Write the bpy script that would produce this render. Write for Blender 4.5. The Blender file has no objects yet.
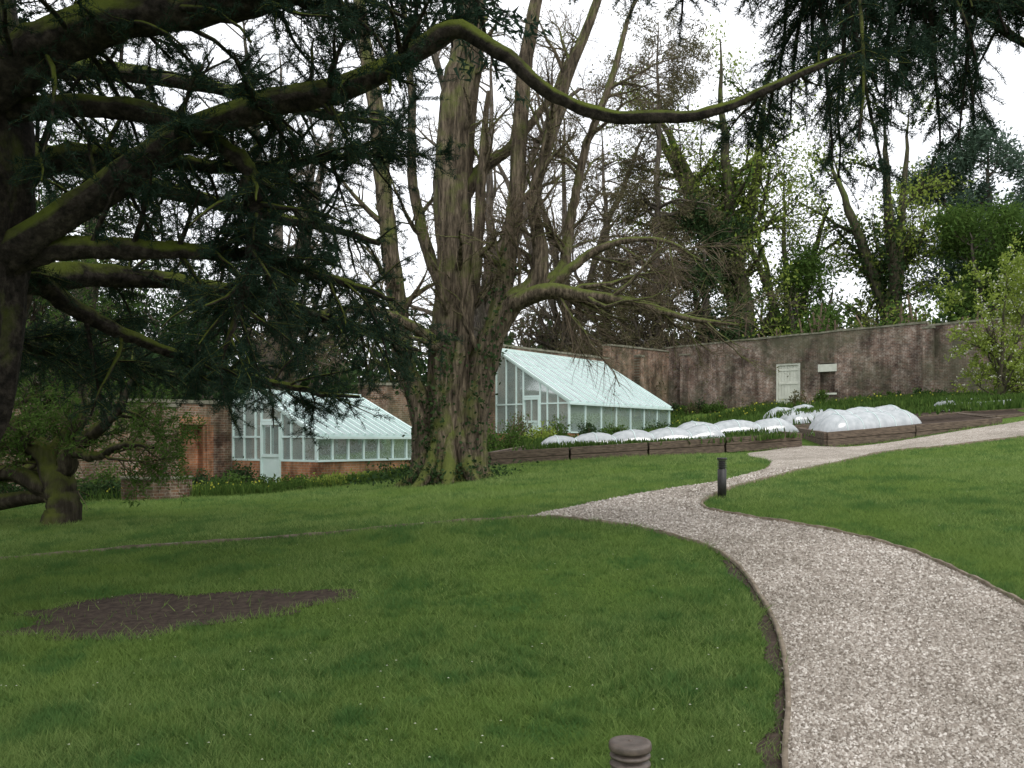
import bpy, math, random, time
import numpy as np
T0=time.time()
rng=np.random.default_rng(11); random.seed(11)
EYE=1.6
sc=bpy.context.scene
# ------------------------------------------------------------------ materials
def newmat(name):
    m=bpy.data.materials.new(name); m.use_nodes=True
    nt=m.node_tree; nt.nodes.clear()
    out=nt.nodes.new('ShaderNodeOutputMaterial')
    return m,nt,out
def N(nt,t,**kw):
    n=nt.nodes.new(t)
    for k,v in kw.items():
        if hasattr(n,k): setattr(n,k,v)
        else: n.inputs[k].default_value=v
    return n
def lk(nt,a,b): nt.links.new(a,b)
def coords(nt,scale=(1,1,1)):
    tc=N(nt,'ShaderNodeTexCoord'); mp=N(nt,'ShaderNodeMapping'); mp.inputs['Scale'].default_value=scale
    lk(nt,tc.outputs['Object'],mp.inputs['Vector']); return mp.outputs['Vector']
def noise(nt,vec,scale,detail=4,rough=.55):
    n=N(nt,'ShaderNodeTexNoise'); n.inputs['Scale'].default_value=scale
    n.inputs['Detail'].default_value=detail; n.inputs['Roughness'].default_value=rough
    lk(nt,vec,n.inputs['Vector']); return n.outputs['Fac']
def ramp(nt,fac,stops):
    r=N(nt,'ShaderNodeValToRGB'); e=r.color_ramp.elements
    while len(e)<len(stops): e.new(.5)
    for i,(p,c) in enumerate(stops):
        e[i].position=p; e[i].color=(*c,1) if len(c)==3 else c
    lk(nt,fac,r.inputs['Fac']); return r.outputs['Color']
def mixc(nt,a,b,fac,mode='MIX'):
    m=N(nt,'ShaderNodeMix'); m.data_type='RGBA'; m.blend_type=mode
    for s,v in ((m.inputs[0],fac),(m.inputs[6],a),(m.inputs[7],b)):
        if isinstance(v,(int,float)): s.default_value=v
        elif isinstance(v,tuple): s.default_value=(*v,1)
        else: lk(nt,v,s)
    return m.outputs[2]
def bump(nt,h,strength,dist=.02):
    b=N(nt,'ShaderNodeBump'); b.inputs['Strength'].default_value=strength; b.inputs['Distance'].default_value=dist
    lk(nt,h,b.inputs['Height']); return b.outputs['Normal']
def principled(nt,out,col,rough=.8,normal=None,spec=.3,metal=0):
    p=N(nt,'ShaderNodeBsdfPrincipled')
    if isinstance(col,tuple): p.inputs['Base Color'].default_value=(*col,1)
    else: lk(nt,col,p.inputs['Base Color'])
    p.inputs['Roughness'].default_value=rough; p.inputs['Specular IOR Level'].default_value=spec
    p.inputs['Metallic'].default_value=metal
    if normal: lk(nt,normal,p.inputs['Normal'])
    lk(nt,p.outputs[0],out.inputs[0]); return p
def mat_foliage(name,c1,c2,c3=None,trans=.3,nscale=1.2,rng_=(.35,.65),c4=None):
    m,nt,out=newmat(name)
    at=N(nt,'ShaderNodeAttribute'); at.attribute_name='rnd'
    col=mixc(nt,c1,c2,at.outputs['Fac'])
    if c3:
        v=coords(nt); nf=noise(nt,v,nscale,4,.65)
        f=ramp(nt,nf,[(rng_[0],(.0,)*3),(rng_[1],(.75,)*3)]); col=mixc(nt,col,c3,f)
        if c4:
            nf2=noise(nt,v,nscale*4.5,5,.7); f2=ramp(nt,nf2,[(.50,(0,)*3),(.62,(.8,)*3)]); col=mixc(nt,col,c4,f2)
    d=N(nt,'ShaderNodeBsdfDiffuse'); t=N(nt,'ShaderNodeBsdfTranslucent')
    lk(nt,col,d.inputs[0]); lk(nt,col,t.inputs[0])
    mx=N(nt,'ShaderNodeMixShader'); mx.inputs[0].default_value=trans
    lk(nt,d.outputs[0],mx.inputs[1]); lk(nt,t.outputs[0],mx.inputs[2])
    lk(nt,mx.outputs[0],out.inputs[0]); return m
def mat_bark(name,c1,c2,moss=(.07,.09,.02),mossamt=.5,sc3=(9,9,1.3),b=.8,dist=.05):
    m,nt,out=newmat(name)
    v=coords(nt,sc3); n1=noise(nt,v,1.0,8,.7)
    v2=coords(nt); n2=noise(nt,v2,1.3,5,.65); n3=noise(nt,v2,14,3)
    mid=tuple((a+b_)/2*.8 for a,b_ in zip(c1,c2))
    col=ramp(nt,n1,[(.36,c1),(.5,mid),(.64,c2)])
    col=mixc(nt,col,ramp(nt,n2,[(.3,(.65,.65,.65)),(.7,(1.2,1.2,1.2))]),1.0,'MULTIPLY')
    geo=N(nt,'ShaderNodeNewGeometry'); sx=N(nt,'ShaderNodeSeparateXYZ'); lk(nt,geo.outputs['Normal'],sx.inputs[0])
    ma=N(nt,'ShaderNodeMath',operation='MULTIPLY_ADD'); lk(nt,sx.outputs['Z'],ma.inputs[0]); ma.inputs[1].default_value=.35; lk(nt,n2,ma.inputs[2])
    mf=ramp(nt,ma.outputs[0],[(.75-.35*mossamt,(0,0,0)),(.95-.35*mossamt,(1,1,1))])
    mm=mixc(nt,moss,(moss[0]*1.7,moss[1]*1.6,moss[2]*1.3),n3)
    fm=mixc(nt,(0,0,0),mf,min(1,mossamt*1.4))
    col=mixc(nt,col,mm,fm)
    principled(nt,out,col,.9,bump(nt,n1,b,dist),.15); return m
def mat_simple(name,c1,c2,scale=3,rough=.8,b=.2,spec=.3,dist=.01,sc3=(1,1,1)):
    m,nt,out=newmat(name); v=coords(nt,sc3); n=noise(nt,v,scale,5,.6)
    principled(nt,out,ramp(nt,n,[(.3,c1),(.7,c2)]),rough,bump(nt,n,b,dist),spec); return m
def mat_brick(name,c1,c2,mortar,patch,patchamt=.5,e=(.6,.8),green=(.11,.12,.06),gamt=.4):
    m,nt,out=newmat(name)
    tc=N(nt,'ShaderNodeTexCoord'); sp=N(nt,'ShaderNodeSeparateXYZ'); lk(nt,tc.outputs['Object'],sp.inputs[0])
    dp=N(nt,'ShaderNodeVectorMath',operation='DOT_PRODUCT'); lk(nt,tc.outputs['Object'],dp.inputs[0]); dp.inputs[1].default_value=(e[0],e[1],0)
    cb=N(nt,'ShaderNodeCombineXYZ'); lk(nt,dp.outputs['Value'],cb.inputs[0]); lk(nt,sp.outputs['Z'],cb.inputs[1])
    br=N(nt,'ShaderNodeTexBrick'); lk(nt,cb.outputs[0],br.inputs['Vector'])
    br.inputs['Scale'].default_value=1; br.inputs['Brick Width'].default_value=.235; br.inputs['Row Height'].default_value=.078
    br.inputs['Mortar Size'].default_value=.009; br.inputs['Color1'].default_value=(*c1,1); br.inputs['Color2'].default_value=(*c2,1); br.inputs['Mortar'].default_value=(*mortar,1)
    v=coords(nt); n1=noise(nt,v,.9,7,.75); n2=noise(nt,v,5,9,.85); n3=noise(nt,v,.35,6,.7)
    vs=coords(nt,(2.2,2.2,.25)); n4=noise(nt,vs,1,4,.6)
    f=ramp(nt,n2,[(.50,(0,0,0)),(.60,(patchamt,)*3)])
    col=mixc(nt,br.outputs['Color'],patch,f)
    dk=ramp(nt,n1,[(.38,(.30,.28,.27)),(.60,(1.2,1.17,1.15))])
    col=mixc(nt,col,dk,1.0,'MULTIPLY')
    col=mixc(nt,col,ramp(nt,n4,[(.35,(.5,.5,.48)),(.6,(1.1,1.1,1.1))]),1.0,'MULTIPLY')
    gm=ramp(nt,n3,[(.45,(0,0,0)),(.62,(gamt,)*3)]); col=mixc(nt,col,green,gm)
    principled(nt,out,col,.92,bump(nt,br.outputs['Fac'],-.4,.01),.15); return m

M_bark_big=mat_bark('bark_redwood',(.03,.024,.016),(.26,.205,.145),moss=(.085,.105,.03),mossamt=.72,sc3=(13,13,1.6),b=1,dist=.09)
M_bark_cedar=mat_bark('bark_cedar',(.014,.012,.010),(.085,.07,.056),moss=(.095,.125,.02),mossamt=.62,sc3=(12,12,12),b=1,dist=.06)
M_bark_moss=mat_bark('bark_old',(.022,.018,.013),(.095,.08,.055),moss=(.06,.075,.015),mossamt=.62)
M_bark_ivy=mat_bark('bark_mossy',(.035,.032,.022),(.13,.115,.075),moss=(.06,.085,.02),mossamt=.7)
M_bark_bare=mat_bark('bark_bare',(.06,.05,.04),(.2,.17,.14),mossamt=.2)
M_twig=mat_simple('twig',(.08,.058,.038),(.2,.15,.1),5)
M_cedar=mat_foliage('cedar_needles',(.012,.027,.017),(.055,.086,.056),(.022,.045,.03),.2,1.5)
M_grassb=mat_foliage('grass_blades',(.06,.13,.032),(.29,.38,.125),(.18,.27,.065),.42,.35,(.42,.62),(.075,.165,.048))
M_lime=mat_foliage('leaf_lime',(.16,.22,.04),(.3,.37,.08),None,.4)
M_green=mat_foliage('leaf_green',(.035,.075,.018),(.11,.17,.04),(.06,.11,.025),.3)
M_dark=mat_foliage('leaf_dark',(.016,.036,.016),(.055,.09,.033),None,.2)
M_blue=mat_foliage('leaf_pine',(.055,.09,.065),(.11,.16,.11),None,.25)
M_olive=mat_foliage('leaf_olive',(.07,.075,.035),(.16,.15,.075),None,.3)
M_larch=mat_foliage('leaf_larch',(.055,.055,.03),(.15,.135,.07),None,.3)
M_yel=mat_foliage('leaf_yellow',(.3,.33,.05),(.55,.52,.08),None,.4)
M_white=mat_foliage('petal_white',(.55,.58,.42),(.8,.8,.68),None,.3)
M_brickL=mat_brick('brick_wall_old',(.25,.135,.088),(.145,.09,.065),(.30,.27,.22),(.40,.35,.29),.5)
M_brickB=mat_brick('brick_wall_back',(.20,.12,.09),(.12,.085,.07),(.30,.27,.23),(.45,.41,.36),.65,(.8,-.6),(.10,.105,.065),.65)
M_brickR=mat_brick('brick_red',(.52,.22,.11),(.40,.17,.09),(.42,.33,.25),(.45,.3,.22),.2)
M_brickRn=mat_brick('brick_red_gable',(.52,.22,.11),(.40,.17,.09),(.42,.33,.25),(.45,.3,.22),.2,(.8,-.6))
M_cope=mat_simple('coping_stone',(.08,.085,.05),(.26,.245,.19),4,.9,.5)
M_paint=mat_simple('paint_pale_green',(.54,.68,.64),(.66,.78,.75),2,.45,.05,.4)
M_paintw=mat_simple('paint_cream',(.46,.47,.40),(.6,.61,.53),3,.6,.1)
M_wood=mat_simple('sleeper_wood',(.05,.037,.028),(.19,.145,.105),6,.9,.5,sc3=(1,1,6))
M_edge=mat_simple('edging_wood',(.09,.07,.045),(.27,.22,.165),9,.9,.5)
M_soil=mat_simple('soil',(.03,.022,.016),(.085,.062,.048),9,1,.8,.1,.04)
M_patch=mat_simple('soil_patch',(.03,.022,.018),(.085,.065,.05),14,1,.9,.1,.03)
M_bronze=mat_simple('bollard_metal',(.06,.048,.038),(.13,.10,.08),30,.5,.15,.5)
M_black=mat_simple('bollard_black',(.012,.012,.012),(.03,.028,.026),30,.5,.1,.5)
M_inner=mat_simple('whitewash',(.4,.43,.4),(.6,.62,.58),2,.9)
def mat_fleece():
    m,nt,out=newmat('fleece'); v=coords(nt,(1,1,.4)); n=noise(nt,v,6,5)
    d=N(nt,'ShaderNodeBsdfDiffuse'); t=N(nt,'ShaderNodeBsdfTransparent')
    c=ramp(nt,n,[(.3,(.40,.44,.45)),(.65,(.62,.65,.66))]); lk(nt,c,d.inputs[0])
    nb=bump(nt,n,.3,.05); lk(nt,nb,d.inputs['Normal'])
    mx=N(nt,'ShaderNodeMixShader'); mx.inputs[0].default_value=.3; lk(nt,d.outputs[0],mx.inputs[1]); lk(nt,t.outputs[0],mx.inputs[2]); 
    g=N(nt,'ShaderNodeBsdfGlossy'); g.inputs['Roughness'].default_value=.22
    m2=N(nt,'ShaderNodeMixShader'); m2.inputs[0].default_value=.14; lk(nt,mx.outputs[0],m2.inputs[1]); lk(nt,g.outputs[0],m2.inputs[2]); lk(nt,m2.outputs[0],out.inputs[0]); return m
M_fleece=mat_fleece()
def mat_glass(name,tr,haze,gl):
    m,nt,out=newmat(name)
    t=N(nt,'ShaderNodeBsdfTransparent'); t.inputs[0].default_value=(.85,.93,.91,1)
    d=N(nt,'ShaderNodeBsdfDiffuse'); v=coords(nt); n=noise(nt,v,1.5,5); lk(nt,ramp(nt,n,[(.3,tuple(x*.8 for x in haze)),(.7,haze)]),d.inputs[0])
    g=N(nt,'ShaderNodeBsdfGlossy'); g.inputs['Roughness'].default_value=.06; g.inputs[0].default_value=(.95,1,.99,1)
    a=N(nt,'ShaderNodeMixShader'); a.inputs[0].default_value=1-tr; lk(nt,t.outputs[0],a.inputs[1]); lk(nt,d.outputs[0],a.inputs[2])
    b=N(nt,'ShaderNodeMixShader'); b.inputs[0].default_value=gl; lk(nt,a.outputs[0],b.inputs[1]); lk(nt,g.outputs[0],b.inputs[2]); lk(nt,b.outputs[0],out.inputs[0]); return m
M_glass=mat_glass('glass_wall',.55,(.5,.6,.57),.3)
M_glassroof=mat_glass('glass_roof',.2,(.60,.67,.665),.3)
def mat_gravel():
    m,nt,out=newmat('gravel'); v=coords(nt)
    vo=N(nt,'ShaderNodeTexVoronoi'); vo.inputs['Scale'].default_value=60; lk(nt,v,vo.inputs['Vector'])
    sp=N(nt,'ShaderNodeSeparateColor'); lk(nt,vo.outputs['Color'],sp.inputs[0])
    c=ramp(nt,sp.outputs[0],[(0,(.15,.128,.105)),(.35,(.28,.25,.215)),(.7,(.40,.365,.32)),(1,(.62,.585,.54))])
    n=noise(nt,v,.8,6,.65); n2=noise(nt,v,6,4)
    c=mixc(nt,c,ramp(nt,n,[(.33,(.70,.68,.64)),(.66,(1.12,1.10,1.08))]),1.0,'MULTIPLY')
    c=mixc(nt,c,ramp(nt,n2,[(.3,(.8,.78,.75)),(.7,(1.1,1.1,1.1))]),1.0,'MULTIPLY')
    principled(nt,out,c,.9,bump(nt,vo.outputs['Distance'],-.9,.015),.2); return m
M_gravel=mat_gravel()
def mat_pebble():
    m,nt,out=newmat('pebbles'); at=N(nt,'ShaderNodeAttribute'); at.attribute_name='rnd'
    c=ramp(nt,at.outputs['Fac'],[(0,(.14,.118,.095)),(.3,(.28,.245,.21)),(.75,(.42,.385,.34)),(1,(.68,.645,.60))])
    v=coords(nt); n=noise(nt,v,.8,6,.65); c=mixc(nt,c,ramp(nt,n,[(.33,(.72,.70,.66)),(.66,(1.12,1.10,1.08))]),1.0,'MULTIPLY')
    principled(nt,out,c,.85,None,.25); return m
M_pebble=mat_pebble()
def mat_ground():
    m,nt,out=newmat('lawn'); v=coords(nt); n=noise(nt,v,1.2,6,.65); n2=noise(nt,v,14,4,.7)
    c=ramp(nt,n,[(.3,(.06,.115,.024)),(.7,(.13,.20,.045))])
    c=mixc(nt,c,ramp(nt,n2,[(.3,(.5,.5,.45)),(.7,(1.2,1.2,1.1))]),1.0,'MULTIPLY')
    principled(nt,out,c,1,bump(nt,n2,1,.05),.05); return m
M_ground=mat_ground()
# ------------------------------------------------------------------ mesh helpers
def mesh_np(name,V,F,mat,rnd=None,smooth=False):
    V=np.ascontiguousarray(V,dtype=np.float32).reshape(-1,3); F=np.ascontiguousarray(F,dtype=np.int32); k=F.shape[1]
    me=bpy.data.meshes.new(name); me.vertices.add(len(V)); me.vertices.foreach_set('co',V.ravel())
    me.loops.add(F.size); me.loops.foreach_set('vertex_index',F.ravel())
    me.polygons.add(len(F)); me.polygons.foreach_set('loop_start',np.arange(0,F.size,k,dtype=np.int32))
    me.update(calc_edges=True)
    if smooth: me.polygons.foreach_set('use_smooth',np.ones(len(F),dtype=bool))
    if rnd is not None:
        a=me.attributes.new('rnd','FLOAT','POINT'); a.data.foreach_set('value',np.ascontiguousarray(rnd,dtype=np.float32))
    me.materials.append(mat); ob=bpy.data.objects.new(name,me); sc.collection.objects.link(ob); return ob
def group(name,kids_,loc=(0,0,0)):
    e=bpy.data.objects.new(name,None); e.empty_display_size=.3; sc.collection.objects.link(e)
    for o in kids_:
        if o is not None: o.parent=e
    return e
class MB:
    def __init__(s): s.v=[]; s.f=[]
    def beam(s,a,b,w,h,up=(0,0,1)):
        a=np.array(a,float); b=np.array(b,float); t=b-a; t/=np.linalg.norm(t); up=np.array(up,float)
        if abs(t@up)>.98: up=np.array((.6,.8,0.))
        u=np.cross(t,up); u/=np.linalg.norm(u); q=np.cross(u,t)
        i=len(s.v)
        for p in (a,b):
            for x,y in ((-1,-1),(1,-1),(1,1),(-1,1)): s.v.append(p+u*x*w/2+q*y*h/2)
        s.f+= [(i,i+1,i+2,i+3),(i+7,i+6,i+5,i+4)]+[(i+k,i+4+k,i+4+(k+1)%4,i+(k+1)%4) for k in range(4)]
    def quad(s,a,b,c,d):
        i=len(s.v); s.v+=[np.array(x,float) for x in (a,b,c,d)]; s.f.append((i,i+1,i+2,i+3))
    def make(s,name,mat,bev=0):
        me=bpy.data.meshes.new(name); me.from_pydata([tuple(x) for x in s.v],[],s.f); me.materials.append(mat)
        ob=bpy.data.objects.new(name,me); sc.collection.objects.link(ob)
        if bev:
            m=ob.modifiers.new('b','BEVEL'); m.width=bev; m.segments=2
        return ob
def lathe(name,prof,mat,cx,cy,z0,n=32):
    V=[];F=[]
    for r,z in prof:
        for k in range(n):
            a=2*math.pi*k/n; V.append((cx+r*math.cos(a),cy+r*math.sin(a),z0+z))
    for i in range(len(prof)-1):
        for k in range(n): F.append((i*n+k,i*n+(k+1)%n,(i+1)*n+(k+1)%n,(i+1)*n+k))
    return mesh_np(name,np.array(V),np.array(F),mat)
def nrm(a): return a/np.maximum(np.linalg.norm(a,axis=-1,keepdims=True),1e-9)
def catmull(pts,m):
    p=np.array(pts,float); n=len(p); q=np.vstack([2*p[0]-p[1],p,2*p[-1]-p[-2]])
    t=np.linspace(0,n-1-1e-6,m); i=t.astype(int); f=(t-i)[:,None]
    a,b,c,d=q[i],q[i+1],q[i+2],q[i+3]
    return .5*((2*b)+(-a+c)*f+(2*a-5*b+4*c-d)*f**2+(-a+3*b-3*c+d)*f**3)
class Tubes:
    def __init__(s): s.V=[];s.F=[];s.o=0
    def add(s,P,R,n=5,flute=0):
        P=np.asarray(P,float); R=np.asarray(R,float)
        if P.ndim==2: P=P[None];R=R[None]
        A,m,_=P.shape; T=nrm(np.gradient(P,axis=1)); mean=nrm(P[:,-1]-P[:,0])
        ref=np.where(np.abs(mean[:,2:3])>.75,np.array([[1.,.1,0]]),np.array([[0,0,1.]]))[:,None,:]
        U=nrm(np.cross(T,ref)); W=np.cross(T,U)
        th=np.arange(n)*2*np.pi/n; j=np.arange(m)
        rm=R[:,:,None]*np.ones(n)
        if flute:
            rm=rm*(1+flute*(.6*np.sin(5*th[None,None]+.05*j[None,:,None])+.4*np.sin(9*th[None,None]+1.3-.08*j[None,:,None])+.35*np.sin(2*th[None,None]+.21*j[None,:,None])+.25*np.sin(14*th[None,None]+.15*j[None,:,None])+.15*rng.normal(size=rm.shape)))
        V=P[:,:,None]+rm[...,None]*(np.cos(th)[None,None,:,None]*U[:,:,None]+np.sin(th)[None,None,:,None]*W[:,:,None])
        a=np.arange(A)[:,None,None]*m*n; jj=np.arange(m-1)[None,:,None]*n; k=np.arange(n)[None,None]; k2=(k+1)%n
        F=np.stack([a+jj+k,a+jj+k2,a+jj+n+k2,a+jj+n+k],-1).reshape(-1,4)+s.o
        s.V.append(V.reshape(-1,3)); s.F.append(F); s.o+=A*m*n
    def make(s,name,mat): return mesh_np(name,np.vstack(s.V),np.vstack(s.F),mat,smooth=True)
def kids(P,R,n,L,ang,trop=0,wig=.15,m=6,rr=.6,t0=.15,t1=1.,maxr=9,taper=.15,flat=1,cut=.4):
    if P.ndim==2: P=P[None];R=R[None]
    A,M,_=P.shape; w=np.linalg.norm(np.diff(P,axis=1),axis=-1).sum(1); w=w/w.sum()
    i=rng.choice(A,n,p=w); tt=rng.uniform(t0,t1,n); t=tt*(M-1); k=np.minimum(t.astype(int),M-2); f=(t-k)[:,None]
    p=P[i,k]*(1-f)+P[i,k+1]*f; T=nrm(P[i,k+1]-P[i,k]); r=(R[i,k]*(1-f[:,0])+R[i,k+1]*f[:,0])
    V=rng.normal(size=(n,3)); V[:,2]*=flat; V-=(V*T).sum(1,keepdims=True)*T; V=nrm(V)
    a=(ang*rng.uniform(.7,1.3,n))[:,None]; D=np.cos(a)*T+np.sin(a)*V
    l=(L*rng.uniform(.5,1.3,n)*(1-cut*tt))[:,None]; r0=np.minimum(r*rr,maxr)
    Q=[p]
    for j in range(m-1):
        p=p+D*l/(m-1); Q.append(p); D=D+wig*rng.normal(size=(n,3)); D[:,2]+=trop; D=nrm(D)
    return np.stack(Q,1), r0[:,None]*np.linspace(1,taper,m)[None]
def leaves(name,P,n,l,w,mat,spread=.0,along=.4,t0=0.,bias=0,tri=False):
    A,M,_=P.shape; i=rng.integers(0,A,n); t=rng.uniform(t0,1,n)*(M-1); k=np.minimum(t.astype(int),M-2); f=(t-k)[:,None]
    p=P[i,k]*(1-f)+P[i,k+1]*f; T=nrm(P[i,k+1]-P[i,k])
    if spread: p=p+rng.normal(size=(n,3))*spread
    D=rng.normal(size=(n,3)); D[:,2]+=bias; D=nrm(nrm(D)+T*along); S=nrm(np.cross(D,rng.normal(size=(n,3))))
    ll=(l*rng.uniform(.6,1.3,n))[:,None]; ww=w*rng.uniform(.7,1.3,n)[:,None]
    if tri: V=np.stack([p-S*ww/2,p+S*ww/2,p+D*ll],1); K=3
    else: V=np.stack([p,p+D*ll*.45+S*ww/2,p+D*ll,p+D*ll*.45-S*ww/2],1); K=4
    rr=rng.uniform(0,1,A)[i]*.5+rng.uniform(0,1,n)*.5
    return mesh_np(name,V.reshape(-1,3),np.arange(n*K).reshape(n,K),mat,np.repeat(rr,K))
# ------------------------------------------------------------------ terrain
A_=[(4.2,7.39,-1.372),(4.25,8.53,-1.279),(4.18,9.69,-1.184),(3.72,10.87,-1.087),(2.99,11.8,-1.01),(2.66,12.46,-.956),(2.93,13.4,-.879),(3.88,14.98,-.75),(5.44,17,-.585),(7.2,19.2,-.448),(9.27,21.5,-.263),(12.5,22,.073)]
B_=[(1.344,4.43,-1.615),(1.635,5.33,-1.54),(1.936,6.5,-1.445),(2.11,7.61,-1.354),(2.22,8.95,-1.244),(2.08,9.95,-1.162),(1.55,10.9,-1.08),(.92,11.4,-1.03),(.43,11.8,-1.023),(-.827,12.0,-1.107),(-2.87,12.2,-1.315),(-4.9,12.2,-1.45),(-6.71,11.8,-1.573)]
C_=[(.383,12.3,-1.025),(1.3,13.3,-.916),(2.4,14.6,-.828),(3.7,16,-.747),(5.0,18,-.62),(5.73,20,-.489),(5.82,22,-.416),(6.3,24.1,-.37)]
ctrl=A_+B_+C_+[(0,0,-1.62),(.42,3.2,-1.67),(-1.5,22,-1.0),(-5.84,26.9,-1.41),(-9.2,29.4,-1.45),(-3.1,30.5,-1.35),(-8.1,16,-1.5),(-3.3,8.2,-1.6),
 (9.55,24,-.24),(-.6,24,-.69),(8,25,-.194),(13.8,25,.42),(-12,0,-1.8),(12,0,-1.6),(0,-10,-1.7),(-15,-15,-1.9),(15,-12,-1.7),
 (8,8,-1.15),(10,14,-.62),(12.5,18,-.3),(17,22,.45),(20,30,1.2),(-12,8,-1.75),(-14,14,-1.7),(-20,20,-1.75),(-16,24,-1.6),(-25,35,-1.7),(-4,17,-1.25),
 (2,27,-.45),(0,30,-.45),(5,30,-.25),(10,30,.3),(-3,34,-.9),(2.44,38.2,-.1),(-.76,40.6,-.1),(8.1,45.7,-.0),(14,35,.9),(11,38,.9),(18.5,38,1.5),(12,47,1.3),
 (15.3,49.8,1.94),(9.4,54.2,1.7),(21,45.5,2.05),(25.4,42.2,2.15),(33,36,2.0),(-40,60,-1),(0,75,1),(30,75,2.5),(70,60,3),(60,0,0),(-60,0,-2),(0,-60,-2),(-80,80,-1),(0,150,3),(100,150,5),(-150,150,0),(200,0,2),(-200,0,-2),(0,-200,-2)]
cp=np.array(ctrl); cx=cp[:,:2]/10
def ker(a,b):
    d=((a[:,None]-b[None])**2).sum(-1); return .5*d*np.log(d+1e-12)
n_=len(cx); KK=np.zeros((n_+3,n_+3)); KK[:n_,:n_]=ker(cx,cx)+np.eye(n_)*.002; KK[:n_,n_:]=np.c_[np.ones(n_),cx]; KK[n_:,:n_]=KK[:n_,n_:].T
sol=np.linalg.solve(KK,np.r_[cp[:,2]+EYE,0,0,0])
def H(x,y):
    q=np.c_[np.ravel(x),np.ravel(y)]/10.; o=np.empty(len(q))
    for s in range(0,len(q),20000):
        b=q[s:s+20000]; o[s:s+20000]=ker(b,cx)@sol[:n_]+np.c_[np.ones(len(b)),b]@sol[n_:]
    return o
def h1(x,y): return float(H([x],[y])[0])
u=np.linspace(-1,1,340); gx=250*np.sign(u)*np.abs(u)**2.6*.95+u*12; u2=np.linspace(-.62,1,380); gy=10+230*np.sign(u2)*np.abs(u2)**2.6+u2*14
X,Y=np.meshgrid(gx,gy); Z=H(X,Y); Z=np.clip(Z,-8,12)
nx,ny=len(gx),len(gy); ii=np.arange(ny-1)[:,None]*nx+np.arange(nx-1)[None]
mesh_np('ground',np.c_[X.ravel(),Y.ravel(),Z],np.stack([ii,ii+1,ii+nx+1,ii+nx],-1).reshape(-1,4),M_ground,smooth=True)
def inpoly(x,y,poly):
    r=np.zeros(x.shape,bool); n=len(poly)
    for i in range(n):
        x1,y1=poly[i];x2,y2=poly[(i+1)%n]
        c=((y1>y)!=(y2>y)); 
        if y1!=y2: r^=c&(x<(x2-x1)*(y-y1)/(y2-y1)+x1)
    return r
L_near=[(.6,-6),(.72,0),(.95,2.5),(1.12,3.5)]+[(a,b) for a,b,_ in B_]
R_near=[(3.2,-6),(3.3,0),(3.55,2.5),(3.85,4.5),(4.08,6)]+[(a,b) for a,b,_ in A_]
Lc=catmull(L_near,260); Rc=catmull(R_near,260); Cc=catmull([(a,b) for a,b,_ in C_],90)
kL=np.argmin(np.hypot(Lc[:,0]-.1,Lc[:,1]-11.9))
poly=[tuple(p) for p in Lc[:kL]]+[tuple(p) for p in Cc]+[(6.4,24.15),(8.1,25.2),(9.0,24.6),(13.8,25.2),(20,28),(20,23)]+[tuple(p) for p in Rc[::-1]]
branch=[tuple(p) for p in Lc[kL-6:]]+[(p[0],p[1]+.13) for p in Lc[kL-6:][::-1]]
mwid=.07+.03*np.sin(np.arange(260)*.21)+.02*np.sin(np.arange(260)*.57)
Lm=Lc.copy(); Lm[:,0]-=mwid*1.3; kM=np.argmin(np.abs(Lc[:,1]-9.2))
margin=[tuple(p) for p in Lc[:kM]]+[tuple(p) for p in Lm[:kM][::-1]]
def sheet(name,fn,bb,step,off,mat):
    xs=np.arange(bb[0],bb[1],step); ys=np.arange(bb[2],bb[3],step); X,Y=np.meshgrid(xs,ys); nx=len(xs)
    m=fn(X[:-1,:-1]+step/2,Y[:-1,:-1]+step/2); i=(np.arange(len(ys)-1)[:,None]*nx+np.arange(nx-1)[None])[m]
    F=np.stack([i,i+1,i+nx+1,i+nx],-1); us,inv=np.unique(F,return_inverse=True)
    x=X.ravel()[us]; y=Y.ravel()[us]
    return mesh_np(name,np.c_[x,y,H(x,y)+off],inv.reshape(F.shape),mat,smooth=True)
sheet('gravel_path',lambda x,y:inpoly(x,y,poly)|inpoly(x,y,branch),(-7,20.2,-6,28.2),.05,.02,M_gravel)
sheet('soil_margin',lambda x,y:inpoly(x,y,margin),(.3,2.5,-2,9.3),.025,.012,M_patch)
def patchf(x,y,g=1.):
    dx=(x+3.15)/(1.3*g); dy=(y-8.25)/(.72*g); a=np.arctan2(dy,dx)
    return dx*dx+dy*dy < (1+.16*np.sin(3*a+1)+.08*np.sin(7*a)+.05*np.sin(13*a+2))**2
sheet('bare_soil_patch',lambda x,y:patchf(x,y,1.12),(-5.5,-1,6.5,10),.04,.012,M_patch)
def edging(name,c,w=.03,h=.04):
    z=H(c[:,0],c[:,1]); P=np.c_[c,z]; T=np.gradient(c,axis=0); T=T/np.linalg.norm(T,axis=1)[:,None]; Nn=np.c_[-T[:,1],T[:,0],np.zeros(len(c))]
    o=np.array([0,0,1.]); wob=(.006*np.sin(np.arange(len(c))*.7)+.004*np.sin(np.arange(len(c))*1.9))[:,None]*o
    rows=[P-Nn*w/2-o*.05,P-Nn*w/2+o*h+wob,P+Nn*w/2+o*h+wob,P+Nn*w/2-o*.05]; V=np.stack(rows,1); m=len(c)
    j=np.arange(m-1)[:,None]*4; k=np.arange(3)[None]; F=np.stack([j+k,j+k+1,j+4+k+1,j+4+k],-1).reshape(-1,4)
    return mesh_np(name,V.reshape(-1,3),F,M_edge)
edging('path_edging',Lc); edging('path_edging',Rc,.035,.05); edging('path_edging',Cc[:70],.03,.02)
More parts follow.
